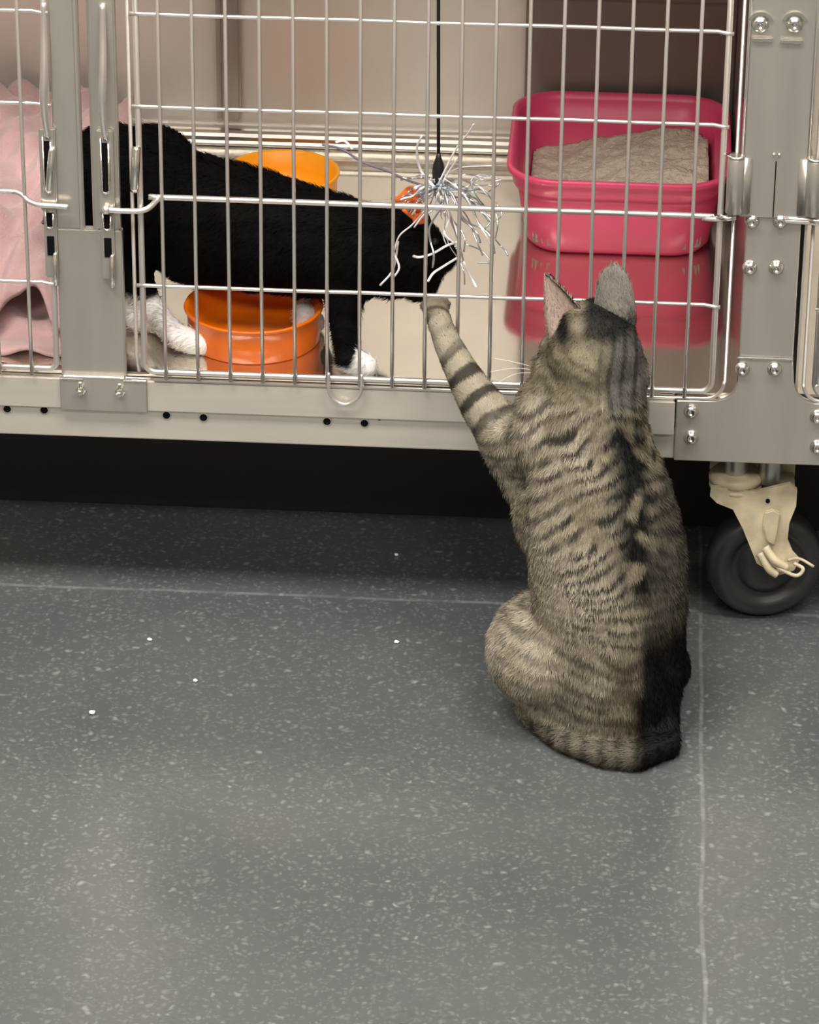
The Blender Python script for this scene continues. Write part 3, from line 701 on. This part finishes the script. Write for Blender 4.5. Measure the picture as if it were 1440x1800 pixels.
def nz(P, s, seed=0):
    x, y, z = P[:, 0]*s, P[:, 1]*s, P[:, 2]*s
    return (np.sin(x+1.7*np.sin(z*.7+seed)+seed)+np.sin(z*1.3+1.3*np.sin(y*.9+seed*2))+np.sin(y*1.1+x*.8+seed*3+1.5*np.sin(z*.6)))/3
def sstep(x, a, c): t = np.clip((x-a)/(c-a), 0, 1); return t*t*(3-2*t)
def mixv(A, B, t): return A*(1-t[:, None])+B*t[:, None]
def lin(r, g, b_): return np.array(srgb(r, g, b_)[:3])
COAT = .74
armA, armB = np.array(at(766, 535, .008)), np.array(at(930, 785, -.085))
def tabby_colour(P, N_=None):
    x, y, z = P[:, 0], P[:, 1], P[:, 2]
    n1 = nz(P, 75, 1); n2 = nz(P, 190, 2); n3 = nz(P, 420, 4)
    light, mid, dk, bk = lin(204, 194, 172), lin(160, 149, 126), lin(46, 40, 34), lin(16, 14, 13)
    spine = .352+.060*np.clip((.26-z)/.2, 0, 1.2)*.55           # x of the spine line
    u = x-spine
    c = mixv(np.tile(mid, (len(P), 1)), np.tile(light, (len(P), 1)), sstep(n2*.5+n1*.5+np.clip(-u*9, -.3, .5), -.5, .7))
    # torso stripes sweeping down and away from the spine
    slope = .62*sstep(z, .09, .17)-.22*(1-sstep(z, .09, .17))
    ph = (z+slope*np.abs(u)*np.where(u < 0, 1, .8)+.0058*n1+.0032*n2)/.0112
    st = sstep(np.sin(ph*2*np.pi), .0, .65)*(.35+.65*sstep(n2+n1*.4, -.7, .0))
    st *= (1-.35*sstep(np.abs(u), .04, .08))*(.80+.20*sstep(z, .075, .13))
    c = mixv(c, np.tile(dk, (len(P), 1)), np.clip(st, 0, 1)*.95)
    # broken dark line along the spine
    sp = np.exp(-((u-.006-.004*n1)/.017)**2)*sstep(n2+.4*n1, -.75, -.1)*sstep(z, .11, .14)*(1-sstep(z, .235, .26))
    c = mixv(c, np.tile(bk, (len(P), 1)), np.clip(sp*1.05, 0, 1))
    # brown lower back and dark right flank, both deepened with painted shade
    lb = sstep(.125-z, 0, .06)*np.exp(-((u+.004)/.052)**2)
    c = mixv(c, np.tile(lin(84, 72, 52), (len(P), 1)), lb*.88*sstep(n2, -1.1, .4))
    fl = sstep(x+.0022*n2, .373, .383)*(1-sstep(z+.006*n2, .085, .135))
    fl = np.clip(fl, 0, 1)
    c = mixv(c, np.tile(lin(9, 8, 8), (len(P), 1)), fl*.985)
    gr = sstep(x, .376, .395)*sstep(z, .09, .12)*(1-sstep(z, .19, .22))
    c = mixv(c, np.tile(lin(70, 66, 62), (len(P), 1)), gr*.75)
    # light from the left painted in as a pale rim on thigh and chest
    th = sstep(.274+.003*n2-x, 0, .009)*(1-sstep(z, .11, .13))
    c = mixv(c, np.tile(lin(232, 220, 202), (len(P), 1)), np.clip(th, 0, 1)*.9)
    # head
    hd = sstep(z, .247, .262)*sstep(x, .268, .275)
    hx_, hy_, hz_ = at(1046, 628, -.115)
    hc = mixv(np.tile(lin(132, 124, 102), (len(P), 1)), np.tile(lin(172, 162, 136), (len(P), 1)), sstep(n2+.4*n3, -.4, .6))
    vs = sstep(np.sin((x-.33+.0025*n1)/.0085*2*np.pi), .1, .7)*sstep(x, .335, .345)
    hc = mixv(hc, np.tile(lin(118, 114, 110), (len(P), 1)), sstep(x, .342, .352))
    hc = mixv(hc, np.tile(lin(62, 57, 52), (len(P), 1)), vs*.8)
    hc = mixv(hc, np.tile(lin(178, 170, 158), (len(P), 1)), sstep(x, .373, .378))
    ck = sstep(np.sin((z+.45*x+.003*n2)/.012*2*np.pi), .35, .9)*(1-sstep(x, .33, .345))*(1-sstep(z, .29, .30))
    hc = mixv(hc, np.tile(lin(92, 84, 62), (len(P), 1)), ck*.6)
    cr = sstep(z-.1*np.abs(x-.343), .298, .308)*sstep(x, .322, .332)*(1-sstep(x, .366, .376))
    hc = mixv(hc, np.tile(lin(14, 12, 12), (len(P), 1)), cr*.95)
    e0 = np.array(at(985, 590, -.1)); ed = np.exp(-(((x-e0[0])/.0065)**2+((z-e0[2])/.0075)**2))*1.6
    hc = mixv(hc, np.tile(lin(40, 34, 30), (len(P), 1)), np.clip(ed*1.2, 0, 1))
    c = mixv(c, hc, hd)
    # raised foreleg: rings across the leg
    AB = armB-armA; t = ((P-armA)@AB)/(AB@AB); d_ = np.linalg.norm(P-(armA+t[:, None]*AB), axis=1)
    arm = (1-sstep(t, .72, .98))*(1-sstep(d_, .030, .042))*sstep(.300-x, 0, .02)
    ac = np.tile(lin(190, 180, 158), (len(P), 1))
    ring = sstep(np.sin((t*6.6+.10*n2+.10*n1)*2*np.pi), -.05, .55)*(.25+.75*sstep(t, .22, .45))
    ac = mixv(ac, np.tile(lin(48, 41, 32), (len(P), 1)), ring*.92)
    ac = mixv(ac, np.tile(lin(150, 140, 120), (len(P), 1)), (1-sstep(t, .02, .12))*.6)
    c = mixv(c, ac, np.clip(arm, 0, 1))
    # tail
    tl = (1-sstep(z, .018, .024))*sstep(-.165-y, 0, .012)*(1-sstep(x, .375, .385))
    tc_ = mixv(np.tile(lin(128, 120, 106), (len(P), 1)), np.tile(lin(66, 60, 52), (len(P), 1)), sstep(np.sin(x/.013*2*np.pi+n1), .2, .8))
    c = mixv(c, tc_, tl*.9)
    return c*COAT*(1+.12*n3)[:, None]
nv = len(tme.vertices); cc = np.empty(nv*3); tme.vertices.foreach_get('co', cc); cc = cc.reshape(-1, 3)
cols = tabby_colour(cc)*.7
ne = len(eL[0])
o0 = n0
cols[o0:o0+4*ne] = lin(60, 56, 54)
# ear vertices alternate outer / inner as created
earcol = []
for e_i, (inner, outer) in enumerate(((lin(184, 164, 152), lin(40, 35, 32)), (lin(170, 150, 140), lin(132, 127, 118)))):
    s = o0+e_i*2*ne; idx = np.arange(2*ne); isin = (idx % 2) == 1; col_i = (idx//2) % 11; row_j = (idx//2)//11
    k_ = np.tile(outer, (2*ne, 1)); k_[isin] = inner
    if e_i == 0: k_[isin & (col_i >= 9)] = outer; k_[isin & (col_i == 8)] = (outer+inner)/2
    else: k_ = k_*(1-.75*np.clip((2.5-row_j)/2.5, 0, 1))[:, None]
    cols[s:s+2*ne] = k_
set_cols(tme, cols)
TABM = attr_mat('tabby_coat', .75, bump=(500, .3, .001)); FURM = attr_mat('tabby_fur', .65, spec=.10)
tme.name = 'tabby_cat'; tme.polygons.foreach_set('use_smooth', [True]*len(tme.polygons))
tabby = link('tabby_cat', tme, TABM)
tag(tabby, 'grey brown tabby cat sitting on the floor, one foreleg raised to the cage bars', 'cat')
def tab_flow(P, N_):
    F = np.tile(np.array([0, -.15, -1.]), (len(P), 1))
    AB = armB-armA; t = ((P-armA)@AB)/(AB@AB); d_ = np.linalg.norm(P-(armA+t[:, None]*AB), axis=1)
    a = (1-sstep(t, .75, 1.))*(1-sstep(d_, .032, .045))*sstep(.300-P[:, 0], 0, .02)
    F = F*(1-a[:, None]) + (-AB/np.linalg.norm(AB))*a[:, None]
    left = sstep(.33-P[:, 0], 0, .06)*(1-a)
    F[:, 0] -= .45*left*sstep(.14-P[:, 2], -.05, .05)
    tl = (1-sstep(P[:, 2], .018, .024))*sstep(-.165-P[:, 1], 0, .012)
    F[:, 0] -= 2.5*tl
    return F
def tab_len(P):
    AB = armB-armA; t = ((P-armA)@AB)/(AB@AB); d_ = np.linalg.norm(P-(armA+t[:, None]*AB), axis=1)
    a = (1-sstep(t, .75, 1.))*(1-sstep(d_, .032, .045))*sstep(.300-P[:, 0], 0, .02)
    hd = sstep(P[:, 2], .25, .27)
    l = 1-.62*a; l = l*(1-.45*hd*(1-a)); return l
fm = bpy.data.meshes.new('t2'); bb = bmesh.new(); bb.from_mesh(tme); bb.verts.ensure_lookup_table()
bmesh.ops.delete(bb, geom=[v for v in bb.verts if v.index >= n0], context='VERTS'); bb.to_mesh(fm); bb.free()
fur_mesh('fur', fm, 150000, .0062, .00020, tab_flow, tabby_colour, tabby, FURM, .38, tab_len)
em = bpy.data.meshes.new('t4'); bb = bmesh.new(); bb.from_mesh(tme); bb.verts.ensure_lookup_table()
bmesh.ops.delete(bb, geom=[v for v in bb.verts if v.index < n0], context='VERTS'); bb.to_mesh(em); bb.free()
def ear_colour(P, N_=None):
    left = P[:, 0] < .3345
    ins = np.where(left, N_@np.array(BL) < -.1, N_@np.array(BR) < -.1)
    k_ = np.where(left[:, None], np.where(ins[:, None], lin(184, 164, 152), lin(44, 38, 34)), np.where(ins[:, None], lin(170, 150, 140), lin(136, 130, 121)))
    edge = left & (P[:, 0]+.75*(P[:, 2]-.30) > .338)
    k_[edge] = lin(44, 38, 34)
    k_ = k_*np.where(left, 1, np.clip((P[:, 2]-.308)/.014, .18, 1))[:, None]
    return k_
fur_mesh('ear_fur', em, 9000, .0042, .00018, lambda P, N_: np.tile(np.array([-.1, 0, 1.]), (len(P), 1)), ear_colour, tabby, FURM, .25, seed=21)
# eyes, nose and whiskers on the face turned away to the left
EYEG = mat('cat_eye', (.22, .26, .06, 1), .08, coat=1); NOSE = mat('cat_nose', srgb(120, 70, 66), .5); WHISK = mat('whisker', (.8, .78, .74, 1), .4)
for c_ in (at(972, 606, -.040), at(1004, 600, -.034)):
    b = NB(); bmesh.ops.create_uvsphere(b, u_segments=20, v_segments=14, radius=.0052, matrix=Matrix.Translation(c_)); e_ = obj('eye', b, EYEG, tabby, True)
    b = NB(); bmesh.ops.create_uvsphere(b, u_segments=12, v_segments=10, radius=1, matrix=Matrix.Translation(c_+Vector((-.0025, .0036, 0))) @ Matrix.Diagonal((.0012, .0022, .0036, 1))); obj('pupil', b, BLACKPL, e_, True)
b = NB(); add_ell(b, at(960, 636, -.0225), (.004, .003, .0028)); obj('nose', b, NOSE, tabby, True)
for k, (dx, dz) in enumerate(((-.035, .004), (-.038, -.003), (-.036, -.010))):
    p0 = at(948, 648+k*4, -.038); b = NB(); tube(b, smoothpts([p0, p0+Vector((dx*.5, .006, dz*.4)), p0+Vector((dx, .004, dz*1.4))], 4), [.00022]*9, 5); obj('whisker', b, WHISK, tabby, True)
# claws on the raised paw
for px in (743, 756, 772, 786):
    b = NB(); p0 = at(px, 536, .0245); tube(b, [p0, p0+Vector((0, .0022, -.001)), p0+Vector((0, .0035, -.0035))], [.0009, .0007, .0002], 6); obj('claw', b, WHISK, tabby, True)

# ---------- black cat
bb_ = NB()
def B(px, py, Y, r, k=2330.): return (at(px, py, Y), r/k)
def BE(px, py, Y, rx, ry, rz, k=2330.): add_ell(bb_, at(px, py, Y), (rx/k, ry, rz/k/.92))
BE(196, 332, .120, 104, .048, 118)
BE(265, 345, .118, 112, .050, 128)
BE(350, 387, .112, 112, .050, 117)
BE(400, 396, .108, 112, .050, 113)
BE(450, 406, .105, 112, .050, 108)
BE(500, 416, .101, 108, .048, 101)
BE(545, 426, .098, 105, .047, 95)
BE(590, 433, .093, 98, .044, 89)
BE(630, 441, .088, 90, .042, 84)
BE(690, 446, .078, 66, .036, 78)
BE(735, 452, .064, 54, .031, 64)      # head
BE(736, 488, .060, 42, .026, 38)
BE(772, 450, .052, 34, .018, 30)      # muzzle
BE(606, 500, .070, 40, .022, 60)
# hind legs
add_chain(bb_, [B(215, 400, .105, 60), B(235, 480, .095, 36), B(258, 530, .085, 27), B(278, 556, .076, 23), (onz(312, 590, ZF+.014), .0100), (onz(334, 600, ZF+.010), .0108), (onz(354, 604, ZF+.009), .0100)])
add_chain(bb_, [B(200, 400, .140, 55), B(215, 490, .145, 26), (onz(238, 560, ZF+.012), .010), (onz(262, 566, ZF+.009), .009)])
# front legs
add_chain(bb_, [B(600, 470, .075, 46), B(606, 540, .058, 34), B(607, 590, .050, 27), (onz(612, 632, ZF+.016), .0105), (onz(628, 640, ZF+.010), .0115), (onz(643, 644, ZF+.009), .0105)])
add_chain(bb_, [B(560, 470, .115, 42), B(540, 520, .118, 20), (onz(535, 560, ZF+.014), .0095), (onz(552, 566, ZF+.009), .0100)])
# tail hanging at the left
add_chain(bb_, [B(130, 300, .135, 34), B(100, 350, .140, 18), B(84, 410, .140, 14), B(82, 470, .138, 13), B(92, 500, .136, 9)])
bme = remeshed(bb_, .0032, 22, ZF+.0008)
eb = NB()
k1 = ear(eb, at(700, 402, .070), at(742, 404, .052), at(716, 366, .060), Vector((-.6, -.6, .3)), .005)
k2 = ear(eb, at(722, 400, .088), at(758, 410, .072), at(750, 372, .082), Vector((-.6, -.3, .4)), .005)
bme, bn0 = merge_mesh(bme, eb)
paws = [np.array(onz(*p)) for p in ((338, 600, ZF+.009), (646, 645, ZF+.010), (550, 564, ZF+.009), (262, 566, ZF+.009))]
hl = np.array(at(300, 570, .072)); hl2 = np.array(at(272, 545, .085))
def black_colour(P, N_=None):
    c = np.tile(np.array([.0042, .0038, .0040]), (len(P), 1)); wt = np.array([.84, .81, .78])
    m_ = np.zeros(len(P))
    for q, r in list(zip(paws, (.032, .0155, .020, .018)))+[(hl, .016), (hl2, .013)]:
        m_ = np.maximum(m_, 1-sstep(np.linalg.norm(P-q, axis=1), r*.9, r*1.1))
    m_ = np.maximum(m_, 1-sstep(P[:, 2], ZF+.011, ZF+.014))
    m_ = np.maximum(m_, (1-sstep(P[:, 2], ZF+.028, ZF+.033))*(P[:, 0] < .05)*(P[:, 1] < .10))
    return mixv(c, np.tile(wt, (len(P), 1)), m_)
nv = len(bme.vertices); cc = np.empty(nv*3); bme.vertices.foreach_get('co', cc); cc = cc.reshape(-1, 3)
set_cols(bme, black_colour(cc))
bme.name = 'black_cat'; bme.polygons.foreach_set('use_smooth', [True]*len(bme.polygons))
BLKM = attr_mat('black_coat', .75, spec=.04)
bcat = link('black_cat', bme, BLKM)
tag(bcat, 'black cat with white paws standing inside the cage, head lowered to the dangling toy', 'cat')
fm = bpy.data.meshes.new('t3'); bb2 = bmesh.new(); bb2.from_mesh(bme); bb2.verts.ensure_lookup_table()
bmesh.ops.delete(bb2, geom=[v for v in bb2.verts if v.index >= bn0], context='VERTS'); bb2.to_mesh(fm); bb2.free()
FURMIN[0] = ZF+.0006
fur_mesh('fur', fm, 45000, .0065, .00026, lambda P, N_: np.tile(np.array([-.8, 0, -.5]), (len(P), 1)), black_colour, bcat, BLKM, .3, seed=9)
for c_ in (at(765, 425, .040), at(768, 428, .078)):
    b = NB(); bmesh.ops.create_uvsphere(b, u_segments=16, v_segments=12, radius=.0027, matrix=Matrix.Translation(c_)); obj('eye', b, BLACKPL, bcat, True)

# ------------------------------------------------------------------ the dangling toy
top = at(770, 10, .022)
toy = empty('teaser_toy', (top.x, .022, .26), 'black teaser wand with silver tinsel and an orange feather hanging inside the cage door', 'cat toy')
b = NB(); q = at(771, 285, .022); tube(b, [(top.x, .022, ZTOP), (top.x, .022, .55), (q.x, .022, q.z)], .0014, 10); obj('wand', b, BLACKPL, toy, True)
b = NB(); lathe(b, [(.0012, .010), (.0022, .006), (.0042, 0), (.0048, -.006), (.0044, -.014), (.0036, -.0165), (.0001, -.017)], (q.x, .022, q.z-.002), 'Z', 20); obj('cap', b, BLACKPL, toy, True)
hub = at(772, 330, .020)
def ribbon(pts, w, th, m_, nm='tinsel_strand'):
    b = NB(); P_ = smoothpts(pts, 5)
    tube(b, P_, [w]*len(P_), 6, flat=th/w); obj(nm, b, m_, toy, True)
def RP(lst, Y): return [at(x, y, Y+.004*math.sin(i*1.7)) for i, (x, y) in enumerate(lst)]
white = [[(770, 325), (800, 265), (825, 232), (833, 218)], [(765, 330), (740, 300), (733, 262), (742, 238)], [(752, 365), (725, 395), (702, 415), (692, 445)], [(700, 425), (695, 460), (688, 480), (668, 502)],
         [(805, 425), (785, 432), (760, 446), (738, 452), (726, 450)], [(806, 452), (780, 468), (762, 480), (752, 495)], [(815, 460), (830, 490), (838, 505)], [(770, 335), (790, 300), (812, 268), (806, 250)],
         [(770, 340), (760, 370), (745, 378), (728, 400)], [(775, 345), (790, 380), (782, 410), (800, 428)], [(590, 250), (606, 248), (620, 262)], [(700, 425), (692, 440), (702, 470), (690, 490)]]
for l in white: ribbon(RP(l, .014), .0011, .0005, WHITER, 'ribbon')
R2 = random.Random(3)
for k in range(62):
    a = R2.uniform(-.4, 1.0); right = R2.random() < .75
    x, y = 772+R2.uniform(-10, 10), 318+R2.uniform(-5, 15)
    ang = math.radians(R2.uniform(-30, 100) if right else R2.uniform(100, 190)); L = R2.uniform(50, 200 if right else 85)
    pts = []; c1 = R2.uniform(-2.2, 2.2); st = L/7
    for i in range(8):
        pts.append((x, y)); x += math.cos(ang)*st*.85; y += math.sin(ang)*st; ang += c1*.3*math.sin(i*1.3+k); ang += (.09 if ang < 1.2 else -.05)
        if x > 884: x = 884-R2.uniform(0, 10); ang = math.radians(R2.uniform(80, 150))
        if y > 500: y = 500
        if y < 262: y = 262
    ribbon(RP(pts, R2.uniform(.012, .034)), R2.uniform(.00045, .0009), .0003, R2.choice((TINSEL, TINSEL2, TINSEL, WHITER)))
for s in ([(870, 420), (880, 432), (888, 440), (893, 450)], [(868, 310), (840, 308), (828, 320), (838, 345), (850, 360)], [(825, 350), (845, 370), (862, 388), (852, 402)], [(820, 430), (845, 440), (862, 460), (840, 462)]):
    ribbon(RP(s, .02), .0006, .0004, TINSEL2)
b = NB(); tube(b, smoothpts([at(566, 254, .03), at(600, 262, .03), at(640, 286, .028), at(680, 300, .026), at(720, 318, .024), at(772, 334, .021)]), .0010, 8); obj('string', b, LAV, toy, True)
b = NB()
for k in range(26):
    t = k/25; c_ = at(744, 354, .026).lerp(at(696, 350, .030), t); h = .0105*math.sin(math.pi*min(1, t*1.0+.08))+.002
    tube(b, [c_+Vector((0, 0, h)), c_+Vector((-.003, -.001, h*.3)), c_+Vector((-.001, 0, -h*.8)), c_+Vector((.002, .001, -h*1.1))], [.0002, .0012, .0012, .0003], 5)
tube(b, smoothpts([at(708, 368, .026), at(730, 384, .024), at(752, 382, .022)]), [.0015]*6+[.0045]*6+[.0015], 8)
obj('feather', b, FEATHER, toy, True)

# ------------------------------------------------------------------ crumbs of litter on the floor
def crumb(px, py, r, label):
    p = onz(px, py, r*.8); b = NB(); bmesh.ops.create_icosphere(b, subdivisions=2, radius=r, matrix=Matrix.Translation(p) @ Matrix.Diagonal((1.2, .9, .8, 1)))
    for v in b.verts: v.co += (v.co-p)*R2.uniform(-.2, .2)
    for v in b.verts: v.co.z = max(v.co.z, .0002)
    tag(obj('litter_crumb', b, WHITER, None, True), label, 'litter crumb', 'stray litter crumbs')
crumb(162, 1252, .0022, 'largest white litter crumb, lowest of those on the open floor at left')
crumb(343, 1196, .0017, 'tiny white crumb on the floor to the right of the largest crumb')
crumb(263, 1124, .0017, 'tiny white crumb on the left floor, nearest to the cage of the three there')
crumb(697, 1128, .0018, 'tiny pale crumb on the floor to the left of the tabby cat')
crumb(697, 975, .0016, 'tiny pale crumb in the dark strip of floor beneath the cage rail')
